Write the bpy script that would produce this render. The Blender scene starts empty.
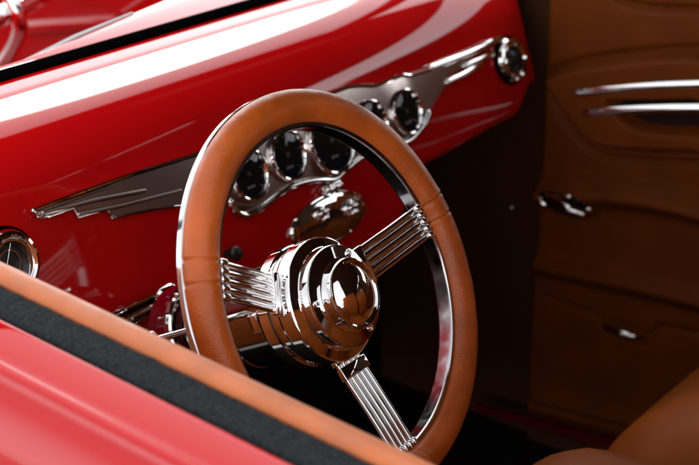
import bpy, bmesh, math, random
from mathutils import Vector as V, Matrix, noise
random.seed(4)
R = math.radians
SC = bpy.context.scene
COL = SC.collection

# ------------------------------------------------------------------ camera geometry (car axes: x right, y forward, z up; metres)
PIT, YAW, F = R(25), R(38), 1650.0
CD = V((math.cos(PIT)*math.cos(YAW), math.cos(PIT)*math.sin(YAW), -math.sin(PIT)))
CR = V((math.sin(YAW), -math.cos(YAW), 0))
CU = CR.cross(CD)
CP = V((-1.452, -0.876, 1.660))
def ray(px, py):
    return (CD*F + CR*(px-349.5) - CU*(py-232.5)).normalized()
def at(px, py, ax, val):
    k = ray(px, py)
    return CP + k*((val-CP[ax])/k[ax])

# ------------------------------------------------------------------ materials
def mat(name, base=(.5,.5,.5), rough=.5, metal=0., coat=0., coat_rough=.03, spec=.5, bump=None, vary=None, rvary=None):
    m = bpy.data.materials.new(name); m.use_nodes = True
    nt = m.node_tree; b = nt.nodes['Principled BSDF']
    b.inputs['Base Color'].default_value = (*base, 1)
    b.inputs['Roughness'].default_value = rough
    b.inputs['Metallic'].default_value = metal
    b.inputs['Coat Weight'].default_value = coat
    b.inputs['Coat Roughness'].default_value = coat_rough
    b.inputs['Specular IOR Level'].default_value = spec
    tc = nt.nodes.new('ShaderNodeTexCoord')
    def nz(scale, detail=4, kind='noise'):
        n = nt.nodes.new('ShaderNodeTexNoise' if kind == 'noise' else 'ShaderNodeTexVoronoi')
        n.inputs['Scale'].default_value = scale
        if kind == 'noise': n.inputs['Detail'].default_value = detail
        nt.links.new(tc.outputs['Object'], n.inputs['Vector'])
        return n
    if vary:
        scale, lo, hi = vary
        n = nz(scale, 6); r = nt.nodes.new('ShaderNodeValToRGB')
        r.color_ramp.elements[0].position = .3; r.color_ramp.elements[1].position = .7
        r.color_ramp.elements[0].color = (*[c*lo for c in base], 1)
        r.color_ramp.elements[1].color = (*[min(1, c*hi) for c in base], 1)
        nt.links.new(n.outputs['Fac'], r.inputs['Fac']); nt.links.new(r.outputs['Color'], b.inputs['Base Color'])
    if rvary:
        scale, lo, hi = rvary
        n = nz(scale, 5); mr = nt.nodes.new('ShaderNodeMapRange')
        mr.inputs['From Min'].default_value = .3; mr.inputs['From Max'].default_value = .7
        mr.inputs['To Min'].default_value = lo; mr.inputs['To Max'].default_value = hi
        nt.links.new(n.outputs['Fac'], mr.inputs['Value']); nt.links.new(mr.outputs['Result'], b.inputs['Roughness'])
    if bump:
        prev = None
        for kind, scale, strength, dist in bump:
            n = nz(scale, 5, kind); bp = nt.nodes.new('ShaderNodeBump')
            bp.inputs['Strength'].default_value = strength; bp.inputs['Distance'].default_value = dist
            nt.links.new(n.outputs['Fac' if kind == 'noise' else 'Distance'], bp.inputs['Height'])
            if prev: nt.links.new(prev.outputs['Normal'], bp.inputs['Normal'])
            prev = bp
        nt.links.new(prev.outputs['Normal'], b.inputs['Normal'])
    return m
M = {}
M['paint'] = mat('red_paint', (.40,.0025,.0035), .4, spec=0., coat=1., coat_rough=.05, bump=[('noise', 9, .18, .004), ('noise', 70, .03, .0004)])
M['tan'] = mat('tan_leather', (.42,.098,.016), .40, bump=[('voronoi', 900, .25, .0004), ('noise', 90, .2, .0008)],
               vary=(22, .82, 1.12), rvary=(35, .33, .5))
M['rim'] = mat('rim_leather', (.40,.074,.007), .36, spec=.42, bump=[('voronoi', 480, .45, .0005), ('noise', 45, .35, .0012), ('noise', 400, .15, .0004)],
               vary=(28, .80, 1.12), rvary=(60, .32, .50))
M['shaded_tan'] = mat('shaded_tan_leather', (.150,.032,.0035), .6, spec=.1, bump=[('voronoi', 700, .2, .0004)], vary=(14, .85, 1.1))  # tan leather darkened in the colour to imitate the dimmer far door
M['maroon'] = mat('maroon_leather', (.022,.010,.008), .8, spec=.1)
M['chrome'] = mat('chrome', (.83,.82,.81), .035, 1., rvary=(40, .02, .06))
M['alu'] = mat('polished_aluminium', (.64,.64,.67), .09, 1., rvary=(90, .05, .15))
M['brushed'] = mat('brushed_panel', (.47,.405,.38), .23, 1.)
M['black'] = mat('black_plastic', (.008,.008,.009), .35)
M['dial'] = mat('dial_black', (.002,.002,.004), .6, spec=.05)
M['rubber'] = mat('black_rubber', (.0012,.0012,.0012), .9, spec=0.)
M['felt'] = mat('black_felt', (.015,.0175,.0195), .95, spec=.1, bump=[('noise', 500, .8, .003)], vary=(420, .4, 1.9))
M['carpet'] = mat('dark_carpet', (.012,.008,.007), .95, spec=.1, bump=[('noise', 300, 1., .003)])
M['headliner'] = mat('headliner', (.060,.030,.016), .85, spec=.2)
M['wiper'] = mat('satin_grey_metal', (.14,.135,.145), .5, .4)
M['shaded_red'] = mat('shaded_red_paint', (.09,.001,.008), .4, spec=0., coat=1.)  # body red darkened in the colour to imitate the dim sill
M['kick'] = mat('dark_trim', (.05,.017,.006), .7, spec=.1)
M['seat'] = mat('seat_leather', (.27,.060,.007), .5, spec=.12, bump=[('voronoi', 900, .25, .0004), ('noise', 60, .2, .001)], vary=(22, .85, 1.1))
M['collar'] = mat('deep_red_paint', (.14,.001,.006), .4, spec=0., coat=1.)
M['white'] = mat('white_marking', (.7,.7,.72), .5)
M['concrete'] = mat('concrete', (.42,.41,.40), .85, bump=[('noise', 30, .4, .004)], vary=(1.5, .8, 1.15))
def glass_mat(name, tint):
    m = bpy.data.materials.new(name); m.use_nodes = True; nt = m.node_tree
    for n in list(nt.nodes): nt.nodes.remove(n)
    o = nt.nodes.new('ShaderNodeOutputMaterial'); mx = nt.nodes.new('ShaderNodeMixShader')
    t = nt.nodes.new('ShaderNodeBsdfTransparent'); g = nt.nodes.new('ShaderNodeBsdfGlossy'); lw = nt.nodes.new('ShaderNodeLayerWeight'); pw = nt.nodes.new('ShaderNodeMath'); fr = nt.nodes.new('ShaderNodeMath')
    t.inputs['Color'].default_value = (*tint, 1); g.inputs['Roughness'].default_value = .01; lw.inputs['Blend'].default_value = .5; pw.operation = 'POWER'; pw.inputs[1].default_value = 5; fr.operation = 'MULTIPLY_ADD'; fr.inputs[1].default_value = .92; fr.inputs[2].default_value = .035
    nt.links.new(lw.outputs['Facing'], pw.inputs[0]); nt.links.new(pw.outputs[0], fr.inputs[0]); nt.links.new(fr.outputs[0], mx.inputs['Fac']); nt.links.new(t.outputs[0], mx.inputs[1]); nt.links.new(g.outputs[0], mx.inputs[2])
    nt.links.new(mx.outputs[0], o.inputs['Surface'])
    return m
M['glass'] = glass_mat('clear_glass', (.95,.96,.96))

# ------------------------------------------------------------------ mesh helpers
def obj(name, bm, m, parent=None, smooth=35, label=None):
    bmesh.ops.recalc_face_normals(bm, faces=bm.faces[:])
    me = bpy.data.meshes.new(name); bm.to_mesh(me); bm.free()
    me.materials.append(M[m])
    if smooth:
        for p in me.polygons: p.use_smooth = True
        me.set_sharp_from_angle(angle=R(smooth))
    o = bpy.data.objects.new(name, me); COL.objects.link(o)
    if parent: o.parent = parent
    if label: o['label'] = label
    return o
def grid(bm, rows, close_u=False, close_v=False):
    vs = [[bm.verts.new(p) for p in r] for r in rows]
    n, k = len(vs), len(vs[0])
    for i in range(n if close_v else n-1):
        for j in range(k if close_u else k-1):
            a, b, c, d = vs[i][j], vs[i][(j+1)%k], vs[(i+1)%n][(j+1)%k], vs[(i+1)%n][j]
            try: bm.faces.new((a, b, c, d))
            except ValueError: pass
    return vs
def tube(bm, pts, r, seg=12, cap=True, ball=False):
    pts = [V(p) for p in pts]; rs = r if isinstance(r, (list, tuple)) else [r]*len(pts)
    if ball:
        d0 = (pts[0]-pts[1]).normalized(); d1 = (pts[-1]-pts[-2]).normalized(); r0, r1 = rs[0], rs[-1]
        pre = [(pts[0]+d0*r0*math.sin(a), r0*math.cos(a)) for a in (1.45, 1.1, .7, .35)]
        post = [(pts[-1]+d1*r1*math.sin(a), r1*math.cos(a)) for a in (.35, .7, 1.1, 1.45)]
        pts = [p for p, _ in pre]+pts+[p for p, _ in post]; rs = [q for _, q in pre]+list(rs)+[q for _, q in post]
    t0 = (pts[1]-pts[0]).normalized()
    ref = V((0,0,1)) if abs(t0.z) < .9 else V((1,0,0))
    n = t0.cross(ref).normalized(); rows = []
    for i, p in enumerate(pts):
        t = (pts[min(i+1, len(pts)-1)]-pts[max(i-1, 0)]).normalized()
        n = (n - t*n.dot(t)).normalized(); b = t.cross(n)
        rows.append([p+(n*math.cos(a)+b*math.sin(a))*rs[i] for a in (2*math.pi*k/seg for k in range(seg))])
    vs = grid(bm, rows, close_u=True)
    if cap:
        bm.faces.new(vs[0][::-1]); bm.faces.new(vs[-1])
class Frame:
    def __init__(s, o, ex, ey, n): s.o, s.ex, s.ey, s.n = V(o), V(ex), V(ey), V(n)
    def p(s, a, b, h=0): return s.o + s.ex*a + s.ey*b + s.n*h
    def pol(s, r, ang, h=0): return s.p(r*math.cos(ang), r*math.sin(ang), h)
    def px(s, px, py, h=0):
        k = ray(px, py); o = s.o + s.n*h; q = CP + k*((o-CP).dot(s.n)/k.dot(s.n)) - o
        return q.dot(s.ex), q.dot(s.ey)
    def moved(s, a, b, h=0): return Frame(s.p(a, b, h), s.ex, s.ey, s.n)
def lathe(bm, fr, prof, seg=64, close=False, sy=1.):
    rows = []; q = []
    for (r0, h0), (r1, h1) in zip(prof, prof[1:]+(prof[:1] if close else [])):  # support loops keep flats flat
        q.append((r0, h0)); L = math.hypot(r1-r0, h1-h0)
        if L > .0024:
            for t in (.0004/L, 1-.0004/L): q.append((r0+(r1-r0)*t, h0+(h1-h0)*t))
    prof = q if close else q+[prof[-1]]
    for k in range(seg):
        a = 2*math.pi*k/seg
        rows.append([fr.p(r*math.cos(a), r*sy*math.sin(a), h) for r, h in prof])
    grid(bm, rows, close_u=close, close_v=True)
    bmesh.ops.remove_doubles(bm, verts=bm.verts[:], dist=1e-6)
def fbox(bm, fr, a, b, h, bev=0.):                       # box in a frame: ranges a, b, h
    vs = [bm.verts.new(fr.p(x, y, z)) for x in a for y in b for z in h]
    fs = [bm.faces.new([vs[i] for i in q]) for q in ((0,1,3,2),(4,6,7,5),(0,4,5,1),(2,3,7,6),(0,2,6,4),(1,5,7,3))]
    if bev:
        bmesh.ops.bevel(bm, geom=list({e for f in fs for e in f.edges}), offset=bev, segments=3, affect='EDGES', profile=.5)
WORLD = Frame((0,0,0), (1,0,0), (0,1,0), (0,0,1))
def prism(bm, pts, off, bev=0.):
    a = [bm.verts.new(p) for p in pts]; b = [bm.verts.new(V(p)+off) for p in pts]; n = len(pts)
    bm.faces.new(a[::-1]); top = bm.faces.new(b)
    for i in range(n): bm.faces.new((a[i], a[(i+1)%n], b[(i+1)%n], b[i]))
    if bev: bmesh.ops.bevel(bm, geom=list(top.edges), offset=bev, segments=2, affect='EDGES', profile=.5)
    bmesh.ops.triangulate(bm, faces=[f for f in bm.faces if len(f.verts) > 4])
def spline(pts, n=8):
    pts = [V(p) if len(p) == 3 else V((*p, 0)) for p in pts]; out = []
    for i in range(len(pts)-1):
        p0, p1, p2, p3 = pts[max(i-1, 0)], pts[i], pts[i+1], pts[min(i+2, len(pts)-1)]
        for k in range(n):
            t = k/n
            out.append(.5*((2*p1)+(p2-p0)*t+(2*p0-5*p1+4*p2-p3)*t*t+(3*p1-p0-3*p2+p3)*t**3))
    return out+[pts[-1]]
def lerp_tab(tab, x):
    if x <= tab[0][0]: return tab[0][1]
    for (a, b), (c, d) in zip(tab, tab[1:]):
        if x <= c:
            t = (x-a)/(c-a); t = t*t*(3-2*t); return b+(d-b)*t
    return tab[-1][1]

# ------------------------------------------------------------------ ground and the car
bm = bmesh.new(); grid(bm, [[(x*20-200, y*20-200, 0) for x in range(21)] for y in range(21)])
g = obj('ground', bm, 'concrete', None, 0); g['kind'] = 'structure'
car = bpy.data.objects.new('vintage_car', None); COL.objects.link(car); car.location = (-.08, 0, 0)
car['label'] = 'glossy red vintage car with tan leather interior, chrome dashboard trim and banjo steering wheel'
car['category'] = 'car'
bpy.context.view_layer.update()
_obj = obj
def obj(name, bm, m, parent=None, smooth=35, label=None, top=True):
    o = _obj(name, bm, m, None, smooth, label)
    p = parent or car
    o.parent = p; o.matrix_parent_inverse = Matrix.Translation((.08, 0, 0)) if p is car else Matrix.Identity(4)
    return o

# ------------------------------------------------------------------ dashboard
DT = R(20)
ex = V((1, 0, -.045)).normalized(); ev = V((0, math.sin(DT), math.cos(DT)))
nn = ex.cross(ev).normalized(); ev = nn.cross(ex)
DF = Frame((0,.3,.93), ex, ev, nn)                      # n points at the driver
VB = [(-.70,-.098),(-.33,-.097),(-.24,-.155),(-.02,-.165),(.075,-.150),(.185,-.085),(.40,-.075),(.462,-.040)]
def dash_profile(vb):
    pts = []                                            # (y', z') in the tilted section: along v then the roll
    # returned in (v-direction, normal-depth) form: (v, d) with d positive towards the front of the car
    for k in range(6):                                  # turned-under lip
        a = R(90)*(1-k/5); pts.append((vb-.012*math.sin(a)*0-.012*(math.sin(a)), .012*(1-math.cos(a))))
    pts = [(vb+.02, .075), (vb-.004, .06)] + pts
    v0 = .042
    for k in range(1, 13): pts.append((vb+(v0-vb)*k/12, 0))
    v, d = v0, 0.                                       # roll, gently curved crown, tight roll at the windshield
    for r, a0, a1, n in ((.11, 0, 38, 14), (.22, 38, 49, 10), (.03, 49, 70, 6)):
        for k in range(1, n+1):
            A0, A1 = R(a0), R(a0+(a1-a0)*k/n)
            pts.append((v+r*(math.sin(A1)-math.sin(A0)), d+r*(math.cos(A0)-math.cos(A1))))
        v, d = pts[-1]
    c, q = math.cos(R(70)), math.sin(R(70))
    for t in (.008, .016, .03): pts.append((v+c*t, d+q*t))
    return pts
bm = bmesh.new(); rows = []
U0, U1 = -.60, .462
for i in range(141):
    u = U0+(U1-U0)*i/140
    rows.append([DF.p(u + d*1.0*(max(u, 0)/U1)**6, v, -d) for v, d in dash_profile(lerp_tab(VB, u))])
last = rows[-1]
for k in range(1, 6):                                   # rounded right-hand end
    a = R(90)*k/5
    rows.append([p + ex*.012*math.sin(a) - nn*.012*(1-math.cos(a)) for p in last])
rows.append([p - nn*.25 for p in rows[-1]])
grid(bm, rows)
dash = obj('dashboard', bm, 'paint', smooth=60)

# --- trim panel (outline in the plane of the dash face)
def uv(p): return DF.px(p[0], p[1], .004)
TOP = [(32,211),(60,200),(130,175),(205,151),(250,131),(300,107),(342,89),(358,86),(375,85.5),(393,78.5),(402,75.5),(411,75.5),(440,66),(466,55),(488,42),(499,37.5)]
BOT_R = [(500,42),(463,61),(464,67),(447,77),(447,84),(437,97),(427,113)]
POD = [(427,113),(424,122),(419,129),(408,141),(390,148),(373,152.5),(358,159),(342,172),(332,180),(310,181),(287,188),(261,207),(250,214),(243,215.5),(234,211),(229,202)]
BOT_L = [(222,200),(205,203),(185,205.5),(150,210),(112,218),(105,209.5),(77,217.5),(72,208.5),(50,216),(37,217)]
def P3(p, h): a, b = uv(p); return DF.p(a, b, h)
bm = bmesh.new(); prism(bm, [P3(p, .0005) for p in TOP+BOT_R+POD[1:]+BOT_L], nn*.005, .0012)
trim = obj('dash_trim', bm, 'brushed', dash, 40)
bm = bmesh.new()
tube(bm, spline([P3(p, .006) for p in TOP], 6), .0026, 10, ball=True)
tube(bm, spline([P3(p, .006) for p in POD], 6), .0042, 12, ball=True)
tube(bm, spline([P3(p, .0055) for p in BOT_L[:5]], 6), .0014, 8, ball=True)
tube(bm, [P3(p, .0055) for p in BOT_L[4:]], .0016, 8, ball=True)
obj('trim_edging', bm, 'chrome', dash)
bm = bmesh.new()
for a, b, w in (((430,68),(500,39.5),.0042),((463,66),(491,53.5),.0042),((446,82.5),(479,64.5),.0042)):
    tube(bm, [P3(a, .006), P3(((a[0]+b[0])/2, (a[1]+b[1])/2+.6), .008), P3(b, .006)], w, 12, ball=True)
obj('wing_bars', bm, 'chrome', dash)
bm = bmesh.new()
for pts, w in (([(42,213),(95,200),(143,191)], .0030),([(78,214.5),(120,206),(179,191)], .0026),([(36,212),(110,186)], .0022)):
    tube(bm, [P3(p, .0052) for p in pts], w, 10, ball=True)
obj('wing_ribs', bm, 'brushed', dash)
bm = bmesh.new()                                        # small chrome catch under the pod
f0 = DF.moved(*uv((329,186)))
fbox(bm, f0, (-.018,.018), (-.006,.003), (.001,.010), .002)
for k in (-.013, 0, .013): tube(bm, [f0.p(k,-.008,.004), f0.p(k,-.003,.011)], .0035, 10, ball=True)
obj('pod_catch', bm, 'chrome', dash)

# --- gauges
def gauge(px, py, rad, marks):
    a, b = DF.px(px, py, .006); f = DF.moved(a, b)
    bm = bmesh.new()
    lathe(bm, f, [(rad+.0026,.005),(rad+.0028,.009),(rad+.002,.0115),(rad+.0006,.0122),(rad-.001,.0115),(rad-.0028,.0075),(rad-.003,.0060)])
    gz = obj('gauge', bm, 'chrome')
    bm = bmesh.new(); lathe(bm, f, [(0,.0062),(rad-.0025,.0062)]); obj('dial', bm, 'dial', gz)
    bm = bmesh.new()
    for k in range(marks):
        t = R(225)-R(270)*k/(marks-1); c, s = math.cos(t), math.sin(t)
        g2 = Frame(f.p(c*rad*.80, s*rad*.80), f.ex*c+f.ey*s, f.ey*c-f.ex*s, f.n)
        L = .0022 if k % 2 else .0034
        fbox(bm, g2, (-L/2,L/2), (-.00025,.00025), (.0063,.0066))
    for k in range(4): fbox(bm, f.moved(-.005+.0033*k, -rad*.50), (-.0010,.0010), (-.0014,.0014), (.0063,.0066))
    obj('dial_marks', bm, 'dialgrey', gz, 0)
    bm = bmesh.new(); t = R(200-marks*6)
    tube(bm, [f.p(0,0,.0072), f.p(math.cos(t)*rad*.62, math.sin(t)*rad*.62, .0072)], [.0011,.0004], 8)
    lathe(bm, f, [(0,.0085),(.003,.0082),(.0034,.0064)], 20); obj('needle', bm, 'black', gz)
    bm = bmesh.new(); lathe(bm, f, [(0,.0112),(rad*.6,.0108),(rad-.002,.0098)]); obj('gauge_glass', bm, 'glass', gz)
M['dialgrey'] = mat('grey_marking', (.20,.20,.22), .5)
for g_ in ((248,175,.0285,11),(287,155.5,.0285,11),(331,141,.0390,17),(371,124.5,.0285,11),(406,112,.0275,11)): gauge(*g_)

# --- air vents
def vent(px, py, rad, depth, spokes):
    a, b = DF.px(px, py, .006); f = DF.moved(a, b)
    bm = bmesh.new()
    lathe(bm, f, [(rad,.000),(rad+.0005,.006),(rad-.002,.011),(rad-.005,.012),(rad-.0075,.009),(rad-.0085,.0085),(rad-.010,.011),(rad-.012,.011),(rad-.0135,.004),(rad-.014,-.002)])
    v_ = obj('air_vent', bm, 'chrome')
    bm = bmesh.new(); r2 = rad-.0135
    if depth < 0: lathe(bm, f, [(0,.0012),(r2*.5,.0014),(r2*.9,.0022),(r2+.002,.006)], 40)
    else: lathe(bm, f, [(0,depth),(r2*.4,depth*.93),(r2*.75,depth*.66),(r2,.003)], 40)
    obj('vent_ball', bm, 'black', v_, label='black centre of the vent')
    bm = bmesh.new()
    for t in spokes:
        tube(bm, [f.pol(r2*.98, R(t), .0052), f.p(r2*.15*math.cos(R(t+90)), r2*.15*math.sin(R(t+90)), .0042), f.pol(r2*.98, R(t+165), .0052)], .0005, 8)
    if spokes: lathe(bm, f, [(r2*.62,.0030),(r2*.62,.0046),(r2*.68,.0046),(r2*.68,.0030)], 40)
    if spokes: obj('vent_vane', bm, 'chrome', v_)
    bm = bmesh.new(); lathe(bm, f, [(rad+.004,.0005),(rad+.0035,.003),(rad,.004)], 48); obj('vent_seal', bm, 'rubber', v_)
vent(11, 263, .0335, -.012, (70, 150))
vent(512, 60, .031, .016, ())

# --- oval chrome control plate, knobs
a, b = DF.px(329, 219, .004); f0 = DF.moved(a, b)
f1 = Frame(f0.o, f0.ex, f0.ey, f0.n)
bm = bmesh.new(); lathe(bm, f1, [(0,.0080),(.025,.0078),(.045,.0070),(.058,.0058),(.064,.0050),(.0665,.0062),(.069,.0060),(.0715,.0035),(.072,.0002)], 72, sy=.42)
pl = obj('control_plate', bm, 'chrome')
for px, py in ((323,212),(352,206)):
    a, b = DF.px(px+2, py+2, .014); fk = DF.moved(a, b)
    bm = bmesh.new(); lathe(bm, fk, [(0,.0125),(.007,.0122),(.0098,.0112),(.0105,.0095),(.0105,.005)], 28)
    for k in range(5):
        t = R(72*k+20); tube(bm, [fk.pol(.0066, t, .0115), fk.pol(.0066, t, .0140)], .0023, 10, ball=True)
    obj('control_knob', bm, 'chrome', pl)
a, b = DF.px(229, 254, .004); fk = DF.moved(a, b)
bm = bmesh.new(); lathe(bm, fk, [(0,.020),(.007,.019),(.0085,.016),(.0075,.009),(.005,.005),(.005,0)], 24); obj('dash_knob', bm, 'black')

# --- chrome bracket under the dash lip
bm = bmesh.new()
for dy in (0, 12):
    p0, p1 = at(100, 320+dy, 1, .27), at(163, 289+dy, 1, .27)
    tube(bm, [p0, (p0+p1)/2, p1], .0042, 12, ball=True)
q = at(166, 292, 1, .268); tube(bm, [q+V((-.008,0,0)), q+V((.004,0,0))], .010, 16, ball=True)
obj('underdash_bracket', bm, 'chrome')
p0, p1 = at(98, 322, 1, .29), at(160, 296, 1, .29)
bm = bmesh.new(); fbox(bm, Frame((p0+p1)/2, (p1-p0).normalized(), (0,1,0), V((0,0,1))), (-.055,.055), (0,.08), (-.014,.006), .003)
obj('underdash_box', bm, 'black')

# ------------------------------------------------------------------ steering wheel (mesh: leather grip) > ring, spokes, hub
WT, WY = R(27.7), R(5)
WC = V((-.3556,-.0095,.9451))
wn = V((math.sin(WY)*math.cos(WT), -math.cos(WY)*math.cos(WT), math.sin(WT)))
w1 = V((math.cos(WY), math.sin(WY), 0)); w2 = wn.cross(w1)
WF = Frame(WC, w1, w2, wn)
RR, RT = .1831, .0170
SPK = [152, 6, -93]
SEAMS = []
for s in SPK: SEAMS += [s-3.2, s+3.2]
bm = bmesh.new(); rows = []
NS = 900
for i in range(NS):
    a = 360*i/NS; ar = R(a); g_ = 0; bul = 0
    for s in SEAMS:
        d = abs((a-s+180)%360-180)
        g_ += math.exp(-(d/.36)**2); bul += math.exp(-(d/2.0)**2)
    row = []
    for k in range(40):
        t = 2*math.pi*k/40
        wr = noise.noise(V((a*.35, math.cos(t)*1.3, math.sin(t)*1.3)))*.00022*(1+3*bul)
        r = RT + wr + .0004*bul - .0022*g_
        row.append(WF.p((RR+r*math.cos(t))*math.cos(ar), (RR+r*math.cos(t))*math.sin(ar), r*math.sin(t)))
    rows.append(row)
grid(bm, rows, close_u=True, close_v=True)
wheel = obj('steering_wheel', bm, 'rim', smooth=0)
for p in wheel.data.polygons: p.use_smooth = True
bm = bmesh.new()
lathe(bm, WF, [(.1625,-.0125),(.1618,-.011),(.1618,.0030),(.1628,.0048),(.1665,.0052),(.170,.001),(.195,-.003),(.1994,-.0048),(.2004,-.0060),(.2004,-.0112),(.1992,-.0125)], 240, close=True)
obj('rim_ring', bm, 'alu', wheel, 30)
HF = WF.moved(.002, -.004)
for s in SPK:
    c, q = math.cos(R(s)), math.sin(R(s))
    sf = Frame(HF.o, w1*c+w2*q, w2*c-w1*q, wn)
    bm = bmesh.new()
    for k in range(5):
        o = (k-2)*.0078
        pts = spline([sf.p(.045, o*1.05, -.030), sf.p(.075, o*1.03, -.0225), sf.p(.12, o, -.010), sf.p(.164, o, .0005)], 6)
        tube(bm, pts, .0027, 12, ball=True)
        tube(bm, [sf.p(.158, o, .0020), sf.p(.163, o, .0024)], .0036, 12, ball=True)
        if k < 4:
            tube(bm, spline([sf.p(.045, o+.0039, -.0315), sf.p(.075, o+.0039, -.0245), sf.p(.12, o+.0039, -.0125), sf.p(.160, o+.0039, -.003)], 4), .0014, 8)
    sp = obj('spoke', bm, 'chrome', wheel)
    bm = bmesh.new()
    nrm = (sf.n*1.0 + sf.ex*-.25).normalized(); f2 = Frame(sf.p(.071, 0, -.0225), nrm.cross(sf.ey)*-1, sf.ey, nrm)
    fbox(bm, f2, (-.0065,.0065), (-.0205,.0205), (-.0030,.0036), .0010)
    f3 = Frame(sf.p(.056, 0, -.0265), f2.ex, f2.ey, f2.n)
    fbox(bm, f3, (-.006,.006), (-.0205,.0205), (-.004,.0025), .0010)
    for k in range(4):
        fh = f3.moved(0, (k-1.5)*.0094, .0025)
        lathe(bm, fh, [(.0040,0),(.0038,.0012),(.0030,.0015),(.0022,.0008),(.0018,-.001),(0,-.001)], 20)
    obj('spoke_clamp', bm, 'chrome', wheel, 20)
bm = bmesh.new()
prof = [(.040,-.062),(.056,-.062),(.0595,-.0605),(.0605,-.058),(.0605,-.046),(.0595,-.0445),(.0578,-.0440),(.0575,-.0360),(.0590,-.0350),(.0610,-.0335),(.0615,-.031),(.0615,-.0185),
        (.0610,-.0160),(.0596,-.0148),(.0512,-.0118),(.0506,-.0108),(.0503,-.0010),(.0496,.0003),(.0482,.0008),(.0365,.0030),(.0355,.0036),(.0352,.0105),(.0350,.0135),(.0343,.0152),(.0330,.0158),(.0316,.0152),(.0305,.0136),
        ]
prof += [(q.x, q.y) for q in spline([(.0305,.0136),(.0285,.0150),(.0245,.0180),(.0190,.0208),(.0120,.0230),(.0060,.0239),(0,.0242)], 6)][1:]
lathe(bm, HF, prof, 160)
hub = obj('hub', bm, 'chrome', wheel, 28)
for ang, rr, hh in ((168,.0435,.0019),(50,.0435,.0019),(-70,.0435,.0019)):
    fh = HF.moved(rr*math.cos(R(ang)), rr*math.sin(R(ang)), hh)
    bm = bmesh.new(); lathe(bm, fh, [(.0036,-.001),(.0036,.0012),(.0032,.0018),(.0024,.0018),(.0020,.0010),(.0018,-.0005),(0,-.0005)], 24)
    obj('hub_screw', bm, 'chrome', wheel)

# ------------------------------------------------------------------ steering column
bm = bmesh.new()
lathe(bm, HF, [(.030,-.055),(.047,-.060),(.0485,-.064),(.0500,-.110),(.049,-.1115),(.049,-.1145),(.0505,-.116),(.0505,-.165),(.048,-.172),(.032,-.180),(.032,-.42)], 80)
colm = obj('steering_column', bm, 'colmetal') if 'colmetal' in M else None
if colm is None:
    M['colmetal'] = mat('dark_chrome', (.30,.27,.25), .10, 1.)
    colm = obj('steering_column', bm, 'colmetal')
bm = bmesh.new(); lathe(bm, HF, [(.033,-.192),(.050,-.192),(.0530,-.196),(.0545,-.205),(.0545,-.218),(.050,-.224),(.033,-.224)], 64)
cb = obj('column_collar', bm, 'collar', colm)
bm = bmesh.new(); h = -.188; lathe(bm, HF, [(.048,h-.005),(.0555,h-.0045),(.0572,h-.0015),(.0568,h+.0025),(.054,h+.004),(.048,h+.0042)], 64, close=True)
obj('collar_ring', bm, 'chrome', colm)
a, b = HF.px(262, 309, -.085); L0 = HF.p(a, b, -.085); a, b = HF.px(152, 341, -.085); L1 = HF.p(a, b, -.085)
bm = bmesh.new(); tube(bm, [L0, L0.lerp(L1, .3), L0.lerp(L1, .7), L1], [.0034,.0030,.0030,.0034], 14, ball=True)
tube(bm, [L1+V((0,0,.006)), L1-V((0,0,.006))], .004, 12, ball=True)
fl = Frame(L0, (L1-L0).normalized(), wn.cross((L1-L0).normalized()), wn); fbox(bm, fl, (-.006,.012), (-.008,.008), (-.007,.007), .002)
obj('turn_signal_lever', bm, 'chrome')
a, b = HF.px(258, 322, -.075); fb = HF.moved(a, b, -.075)
bm = bmesh.new(); fbox(bm, fb, (-.007,.007), (-.010,.010), (-.006,.006), .002); obj('column_switch', bm, 'chrome', colm)

# ------------------------------------------------------------------ near (driver) door
def zb(y): return 1.056+.052*(y-.1)
def sweep(prof, y0, y1, n, bowed=True):
    rows = []
    for i in range(n+1):
        y = y0+(y1-y0)*i/n
        rows.append([(x, y, zb(y)+dz) for x, dz in prof])
    return rows
bm = bmesh.new()
skin = spline([(-.7165,-.016),(-.7170,-.006),(-.7200,-.0015),(-.727,-.002),(-.740,-.005),(-.752,-.0085),(-.757,-.0075),(-.763,-.010),(-.767,-.017),(-.778,-.027),(-.792,-.055),(-.808,-.105),(-.818,-.2),(-.820,-.35),(-.812,-.55),(-.79,-.70)], 5)
grid(bm, sweep([(p.x, p.y) for p in skin], -1.0, .60, 40))
door = obj('driver_door', bm, 'paint', smooth=60)
bm = bmesh.new()
felt = [(-.6815,-.02),(-.6815,-.004),(-.684,-.001),(-.690,.0005),(-.700,.0005),(-.710,-.0005),(-.7155,-.004),(-.7163,-.02)]
vs = grid(bm, sweep(felt, -1.0, .60, 500))
for r_ in vs:
    for k, v in enumerate(r_[1:-1]):
        v.co.z += (noise.noise(v.co*380)+noise.noise(v.co*120)*.6)*.0016
obj('window_seal', bm, 'felt', door, 80)
bm = bmesh.new()
cap = spline([(-.600,-.40),(-.612,-.20),(-.628,-.06),(-.640,-.022),(-.650,-.006),(-.660,.0012),(-.670,.0015),(-.678,-.001),(-.681,-.006),(-.6812,-.02)], 5)
grid(bm, sweep([(p.x, p.y) for p in cap], -1.0, .36, 60)); obj('door_cap', bm, 'tan', door, 60)

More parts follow.
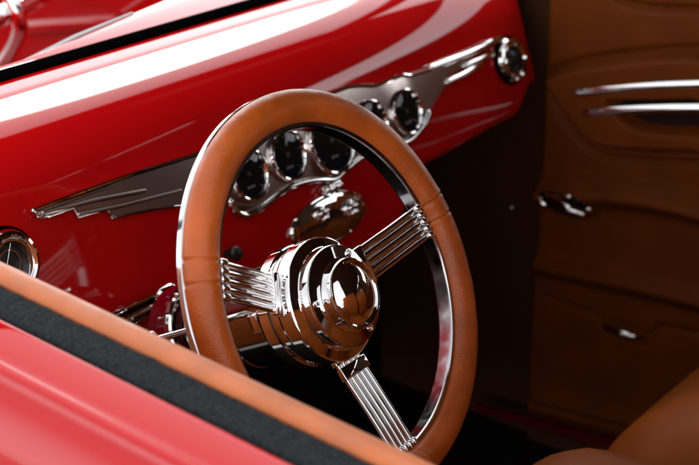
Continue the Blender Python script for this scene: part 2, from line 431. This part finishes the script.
# ------------------------------------------------------------------ far (passenger) door: relief panel
DX = .50
def dyz(p): q = at(p[0], p[1], 0, DX); return (q.y, q.z)
def seg_d(p, a, b):
    ax, ay = a; bx, by = b; dx, dy = bx-ax, by-ay
    t = max(0, min(1, ((p[0]-ax)*dx+(p[1]-ay)*dy)/(dx*dx+dy*dy+1e-12)))
    return math.hypot(p[0]-ax-dx*t, p[1]-ay-dy*t)
def poly_sd(p, poly):
    d = min(seg_d(p, poly[i], poly[(i+1)%len(poly)]) for i in range(len(poly))); ins = False
    for i in range(len(poly)):
        a, b = poly[i], poly[(i+1)%len(poly)]
        if (a[1] > p[1]) != (b[1] > p[1]) and p[0] < (b[0]-a[0])*(p[1]-a[1])/(b[1]-a[1])+a[0]: ins = not ins
    return -d if ins else d
def line_d(p, pl): return min(seg_d(p, a, b) for a, b in zip(pl, pl[1:]))
def sm(x): x = max(0, min(1, x)); return x*x*(3-2*x)
sp2 = lambda pts, n=5: [(q.x, q.y) for q in spline(pts, n)]
ARM = sp2([dyz(p) for p in ((699,49),(670,50.5),(640,53),(610,57),(585,61),(562,68),(549,75),(556,90),(572,112),(590,135),(610,146),(640,149),(670,150),(699,151))])
ARM += [(-.6, ARM[-1][1]+.03), (-.6, ARM[0][1]+.03)]
POCK = sp2([dyz(p) for p in ((699,93),(660,94),(630,94),(614,96),(622,108),(634,121),(650,128),(672,131),(699,132))])
POCK += [(-.6, POCK[-1][1]+.02), (-.6, POCK[0][1]+.02)]
BELT = sp2([dyz(p) for p in ((612,-4),(625,3),(645,7.5),(670,9),(699,10))])+[(-.7, 1.03)]
SWOOP = sp2([dyz(p) for p in ((546,82),(556,105),(575,135),(598,154),(640,161),(699,163))])+[(-.6,.80)]
LEDGE = sp2([dyz(p) for p in ((538,180),(570,178),(600,180),(640,184),(670,189),(699,196))])+[(-.6,.80)]
LOW = sp2([dyz(p) for p in ((538,262),(560,268),(600,276),(650,287),(699,299))])+[(-.6,.66)]
PKT = [dyz(p) for p in ((540,300),(592,318),(604,338),(640,346),(655,330),(699,338))]+[(-.6,.54)]
BASE = [dyz(p) for p in ((528,397),(580,411),(640,427),(699,445))]+[(-.6,.42)]
def relief(y, z):
    p = (y, z); h = 0.
    sd = poly_sd(p, ARM); h += .028*sm(-sd/.015+.25) - .010*math.exp(-(sd/.0055)**2)
    sp_ = poly_sd(p, POCK); h -= .030*sm(-sp_/.012+.1)
    h -= .008*math.exp(-(line_d(p, SWOOP)/.005)**2)
    h -= .010*math.exp(-(line_d(p, BELT)/.005)**2)
    dl = line_d(p, LEDGE); zl = lerp_tab(sorted(LEDGE), y)
    if z < zl: h += .030*math.exp(-((zl-z-.018)/.018)**2)
    else: h += .030*math.exp(-((.018)/.018)**2)*sm(1-dl/.01)
    if z < zl-.018: h = h
    zl2 = lerp_tab(sorted(LOW), y); d2 = zl2-z
    h += .018*math.exp(-(d2/.014)**2) - .012*sm(d2/.02-.6)
    h -= .008*math.exp(-(line_d(p, PKT)/.0045)**2)
    zb2 = lerp_tab(sorted(BASE), y); h += .012*math.exp(-((zb2-z)/.010)**2)
    return h
bm = bmesh.new(); rows = []
NY, NZ = 250, 270
for i in range(NY+1):
    y = -.62+(.296+.62)*(i/NY)**.6
    row = []
    for k in range(NZ+1):
        z = .27+(1.035-.27)*k/NZ
        e = sm((.296-y)/.012)
        row.append((DX+.012*(1-e)+.0 - relief(y, z)*e, y, z))
    rows.append(row)
rows.append([(DX+.06, .290, p[2]) for p in rows[-1]])
grid(bm, rows)
pdoor = obj('passenger_door', bm, 'shaded_tan', smooth=70)
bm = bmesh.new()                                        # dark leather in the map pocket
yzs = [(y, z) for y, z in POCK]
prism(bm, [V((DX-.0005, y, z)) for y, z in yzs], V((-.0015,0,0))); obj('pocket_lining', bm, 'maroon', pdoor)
for pts in (((577,92),(610,88.5),(640,85.5),(670,83.5),(699,82.5)),((584,112.5),(612,110),(640,108.2),(670,107.2),(699,106.8))):
    c = [at(p[0], p[1], 0, DX-.024) for p in pts]; c.append(c[-1]+(c[-1]-c[-2])*6)
    c = spline([V((q.x-.002, q.y, q.z)) for q in c], 4)
    prof = [(-.0068,-.004),(-.0066,.001),(-.0056,.0028),(-.003,.0036),(0,.0039),(.003,.0036),(.0056,.0028),(.0066,.001),(.0068,-.004)]
    nf = V((-math.cos(R(33)), 0, math.sin(R(33)))); rows = []
    for k, p in enumerate(c):
        t = (c[min(k+1, len(c)-1)]-c[max(k-1, 0)]).normalized(); n2 = (nf-t*nf.dot(t)).normalized(); b2 = t.cross(n2)
        w_ = min(1, .7+k*.3)
        rows.append([p+b2*a*w_+n2*h for a, h in prof])
    bm = bmesh.new(); vs = grid(bm, rows); bm.faces.new(vs[0]); obj('door_strip', bm, 'chrome', pdoor, 60)
hq = at(566, 203, 0, DX-.025); hf = Frame(hq, (0,-1,0), (0,0,1), (-1,0,0))
bm = bmesh.new(); lathe(bm, hf, [(.036,.003),(.038,.007),(.041,.008),(.045,.005),(.046,-.02)], 48, sy=.36)
dh = obj('door_handle', bm, 'chrome', pdoor)
bm = bmesh.new(); lathe(bm, hf, [(0,.002),(.030,.002),(.0375,.004)], 40, sy=.36); obj('handle_dish', bm, 'black', pdoor)
bm = bmesh.new(); tube(bm, spline([hf.p(-.032,.001,.006), hf.p(-.012,.003,.015), hf.p(.014,.002,.019), hf.p(.038,-.001,.016)], 5), [.0055+.0022*math.sin(k/15*3.14) for k in range(16)], 14, ball=True)
obj('handle_lever', bm, 'chrome', pdoor)
lk = at(514, 206, 0, DX+.02)
bm = bmesh.new(); tube(bm, [lk+V((.02,0,0)), lk-V((.006,0,0))], .004, 12, ball=True); obj('lock_button', bm, 'chrome')
a, b = at(606, 327, 0, DX-.01), at(634, 336, 0, DX-.01)
bm = bmesh.new(); tube(bm, [a, (a+b)/2+V((-.003,0,0)), b], .0055, 12, ball=True); obj('pocket_pull', bm, 'chrome', pdoor)

# --- outer skin, pillars and sill on the far side, floor, firewall, roof, rear
bm = bmesh.new()
grid(bm, [[(x, y, z) for x, z in ((.53,1.03),(.56,1.03),(.60,.99),(.63,.85),(.63,.55),(.60,.30),(.55,.24))] for y in (-1.25,-.6,0,.3,.62)])
obj('passenger_side_body', bm, 'paint', smooth=60)
bm = bmesh.new(); fbox(bm, WORLD, (.525,.545), (.30,.66), (.20,1.04), .004); obj('kick_panel', bm, 'kick')
bm = bmesh.new(); fbox(bm, WORLD, (.512,.535), (-1.2,.297), (.20,.268), .004); obj('sill_trim', bm, 'kick')
bm = bmesh.new(); q0, q1 = at(478, 407, 0, .49), at(622, 446, 0, .49)
tube(bm, [q0, q1, q1+(q1-q0)*2], .008, 12); obj('door_sill', bm, 'shaded_red')
bm = bmesh.new()
grid(bm, [[(-.80,y,.24),(-.3,y,.22),(.1,y,.22),(.56,y,.24)] for y in (-1.25,-.4,.3,.62)]); obj('floor_carpet', bm, 'carpet')
bm = bmesh.new(); fbox(bm, WORLD, (-.80,.60), (.60,.64), (.20,.70), .004); obj('firewall', bm, 'carpet')
# roof with window posts; unseen, driver edge cut short to admit light
bm = bmesh.new(); rows = []
for i in range(13):
    y = .31-1.53*i/12; drop = .10*sm((-y-.75)/.5)
    rows.append([(x, y, 1.325+.04*(1-((x+.08)/.56)**2)-drop) for x in (-.36,-.28,-.18,-.05,.14,.34,.48)])
grid(bm, rows); roof = obj('roof', bm, 'headliner', smooth=60)
bm = bmesh.new()
grid(bm, [[(p[0]*1.03+.002, p[1], p[2]+.022) for p in r_] for r_ in rows]); obj('roof_skin', bm, 'paint', roof, 60)
for sx in (-.58, .50):
    b0 = -.66 if sx < 0 else .53
    for q0, q1, r_ in (((b0,.50,1.03),(sx,.31,1.34),.018), ((-.68,-1.20,1.05),(-.36,-1.12,1.27),.03) if sx < 0 else ((b0,-.62,1.0),(sx,-.62,1.34),.03)):
        bm = bmesh.new(); tube(bm, [q0, q1], r_, 12); obj('roof_post', bm, 'maroon')
bm = bmesh.new(); fbox(bm, WORLD, (-.72,.56), (-1.26,-1.22), (.22,1.08), .004); fbox(bm, WORLD, (-.72,-.42), (-1.26,-1.22), (1.081,1.30)); fbox(bm, WORLD, (.26,.56), (-1.26,-1.22), (1.081,1.30))
obj('rear_panel', bm, 'headliner')
for x0, x1, y1 in ((-.72,-.68,-1.02),(.52,.56,-.30)):  # passenger panel, unseen, lengthened forward to darken reflections in the trim
    bm = bmesh.new(); fbox(bm, WORLD, (x0,x1), (-1.22,y1), (1.0,1.34 if x0 > 0 else 1.20), .02); obj('quarter_panel', bm, 'headliner')
bm = bmesh.new(); fbox(bm, WORLD, (.485,.52), (-.30,.33), (1.13,1.345), .008); obj('side_light_blocker', bm, 'headliner')  # unseen board over the side window, added to darken dash reflections
bm = bmesh.new(); fbox(bm, WORLD, (-.02,.44), (.255,.275), (1.215,1.335), .008); obj('front_light_blocker', bm, 'headliner')  # unseen board at the header, added to widen the dark dash reflection
bm = bmesh.new(); tube(bm, [(-.59,.312,1.338),(.505,.312,1.338)], .017, 14, ball=True); obj('windshield_header', bm, 'maroon')
# windshield, seal, cowl, wiper
def zc(x, z): return z-.045*x
bm = bmesh.new()
sec = [(.436,1.028),(.437,1.048),(.440,1.051),(.459,1.051),(.462,1.049),(.463,1.028)]
grid(bm, [[(x, y, zc(x, z)) for y, z in sec] for x in [-.70+.05*i for i in range(25)]]); obj('windshield_seal', bm, 'rubber', smooth=50)
bm = bmesh.new()
grid(bm, [[(x, y, z) for x, y, z in ((x0, .450, zc(x0, 1.050)), (x0*.94, .325, 1.335))] for x0 in [-.64+.1*i for i in range(12)]]); obj('windshield', bm, 'glass', smooth=50)
wa, wb = at(14, 71, 2, 1.055), at(132, 14, 2, 1.052)
def yedge(x): return max(.475, min(.60, wa.y+(wb.y-wa.y)*(x-wa.x)/(wb.x-wa.x)))
rows = []
for i in range(41):
    x = -.70+1.22*i/40; ye = yedge(x)+.004
    rows.append([(x, y, zc(x, z)) for y, z in ((.4622,1.03),(.464,1.045),(.464+(ye-.464)*.3,1.0475),(.464+(ye-.464)*.6,1.0490),(ye-.006,1.0490),(ye-.001,1.0465),(ye+.001,1.040),(ye+.002,.9),(ye+.01,.6))])
bm = bmesh.new(); grid(bm, rows); obj('cowl', bm, 'paint', smooth=50)
bm = bmesh.new(); tube(bm, [wa, wa.lerp(wb,.5)+V((0,0,.003)), wb], [.0065,.005,.0025], 12, ball=True); obj('wiper_arm', bm, 'wiper')

# engine bay ahead of the cowl: far inner wing and a chrome pipe
bm = bmesh.new()
secs = [(.20,.30),(.215,.55),(.235,.75),(.240,.88),(.236,.98),(.24,1.02),(.26,1.045),(.30,1.05),(.45,1.04),(.60,.98),(.75,.80),(.80,.45)]
grid(bm, [[(x+.04*(y-.6), y, z) for x, z in secs] for y in [.60+.1*i for i in range(26)]]); wing = obj('inner_wing', bm, 'paint', smooth=60)
bm = bmesh.new(); grid(bm, [[(-.30-x-.04*(y-.6), y, z) for x, z in secs] for y in [.60+.1*i for i in range(26)]]); obj('inner_wing', bm, 'paint', smooth=60)  # unseen near-side copy, added so the far wing reflects red
q0, q1 = at(30, 27, 0, .255), at(116, 22, 0, .245)
bm = bmesh.new(); tube(bm, [q0, q0.lerp(q1,.5), q1], .013, 16, ball=True); obj('highlight_rib', bm, 'paint', wing)  # rib added to catch the sky as a pale highlight streak
bm = bmesh.new(); fbox(bm, WORLD, (-.62,.18), (.60,2.6), (.30,.34), .01); obj('engine_tray', bm, 'paint')
bm = bmesh.new()
p = [at(-36,-22,0,.10), at(-8,-26,0,.10), at(10,-4,0,.10), at(19,20,0,.10), at(19,34,0,.11), at(8,56,0,.14), at(-16,88,0,.16)]
tube(bm, spline(p, 8), .012, 18, ball=True)
q = at(28,8,0,.14); tube(bm, [q-V((.06,0,0)), q+V((.05,.03,.0))], .016, 18, ball=True)
obj('engine_pipe', bm, 'chrome')

# ------------------------------------------------------------------ seats
def cushion(name, c, size, r, m='seat', puff=.03, parent=None, tilt=0, label=None):
    bm = bmesh.new(); bmesh.ops.create_cube(bm, size=1)
    bmesh.ops.subdivide_edges(bm, edges=bm.edges[:], cuts=14, use_grid_fill=True)
    sx, sy, sz = size; rot = Matrix.Rotation(tilt, 3, 'X')
    for v in bm.verts:
        p = V((v.co.x*sx, v.co.y*sy, v.co.z*sz)); q = V((max(-sx/2+r, min(sx/2-r, p.x)), max(-sy/2+r, min(sy/2-r, p.y)), max(-sz/2+r, min(sz/2-r, p.z))))
        d = p-q
        if d.length > 0: p = q+d.normalized()*r
        a, b = 1-(2*p.x/sx)**2, 1-(2*p.y/sy)**2
        p.z += puff*a*b*(1 if p.z > 0 else 0)
        v.co = V(c)+rot@p
    return obj(name, bm, m, parent, 0) 
def seat(x, y, z):
    s = cushion('seat', (x,y,z), (.46,.54,.24), .11)
    for p in s.data.polygons: p.use_smooth = True
    b = cushion('backrest', (x,y-.32,z+.32), (.46,.16,.62), .075, parent=s, tilt=R(-14), puff=0)
    for p in b.data.polygons: p.use_smooth = True
    return s
seat(.215, -.335, .520); seat(-.285, -.350, .600)

# ------------------------------------------------------------------ light
w = bpy.data.worlds.new('World'); SC.world = w; w.use_nodes = True; nt = w.node_tree
sky = nt.nodes.new('ShaderNodeTexSky'); sky.sky_type = 'NISHITA'; sky.sun_disc = False
EL, AZ = R(42.5), R(72)                                  # azimuth: from +y (front) towards +x
sky.sun_elevation = EL; sky.sun_rotation = AZ; sky.dust_density = .6; sky.ozone_density = .6
hs = nt.nodes.new('ShaderNodeHueSaturation'); hs.inputs['Saturation'].default_value = .10
nt.links.new(sky.outputs['Color'], hs.inputs['Color']); nt.links.new(hs.outputs['Color'], nt.nodes['Background'].inputs['Color'])
nt.nodes['Background'].inputs['Strength'].default_value = .15
ld = bpy.data.lights.new('sun', 'SUN'); ld.energy = .5; ld.angle = R(16); ld.color = (1,.96,.90)
lo = bpy.data.objects.new('sun', ld); COL.objects.link(lo)
sd = V((math.sin(AZ)*math.cos(EL), math.cos(AZ)*math.cos(EL), math.sin(EL)))
lo.rotation_euler = sd.to_track_quat('Z', 'Y').to_euler(); lo.location = sd*20

# ------------------------------------------------------------------ camera
cd = bpy.data.cameras.new('camera'); co = bpy.data.objects.new('camera', cd); COL.objects.link(co); SC.camera = co
cd.sensor_width = 36; cd.lens = F/699*36; cd.clip_start = .05; cd.clip_end = 1000
co.matrix_world = Matrix.Translation(CP) @ Matrix((CR, CU, -CD)).transposed().to_4x4()
cd.dof.use_dof = True; cd.dof.focus_distance = 1.59; cd.dof.aperture_fstop = 6.6
SC.render.resolution_x, SC.render.resolution_y = 1024, 681
SC.view_settings.view_transform = 'Standard'; SC.view_settings.look = 'None'; SC.view_settings.gamma = 1
SC.view_settings.exposure = 1.85
SC.render.engine = 'CYCLES'
SC.cycles.max_bounces = 10; SC.cycles.glossy_bounces = 6; SC.cycles.diffuse_bounces = 5
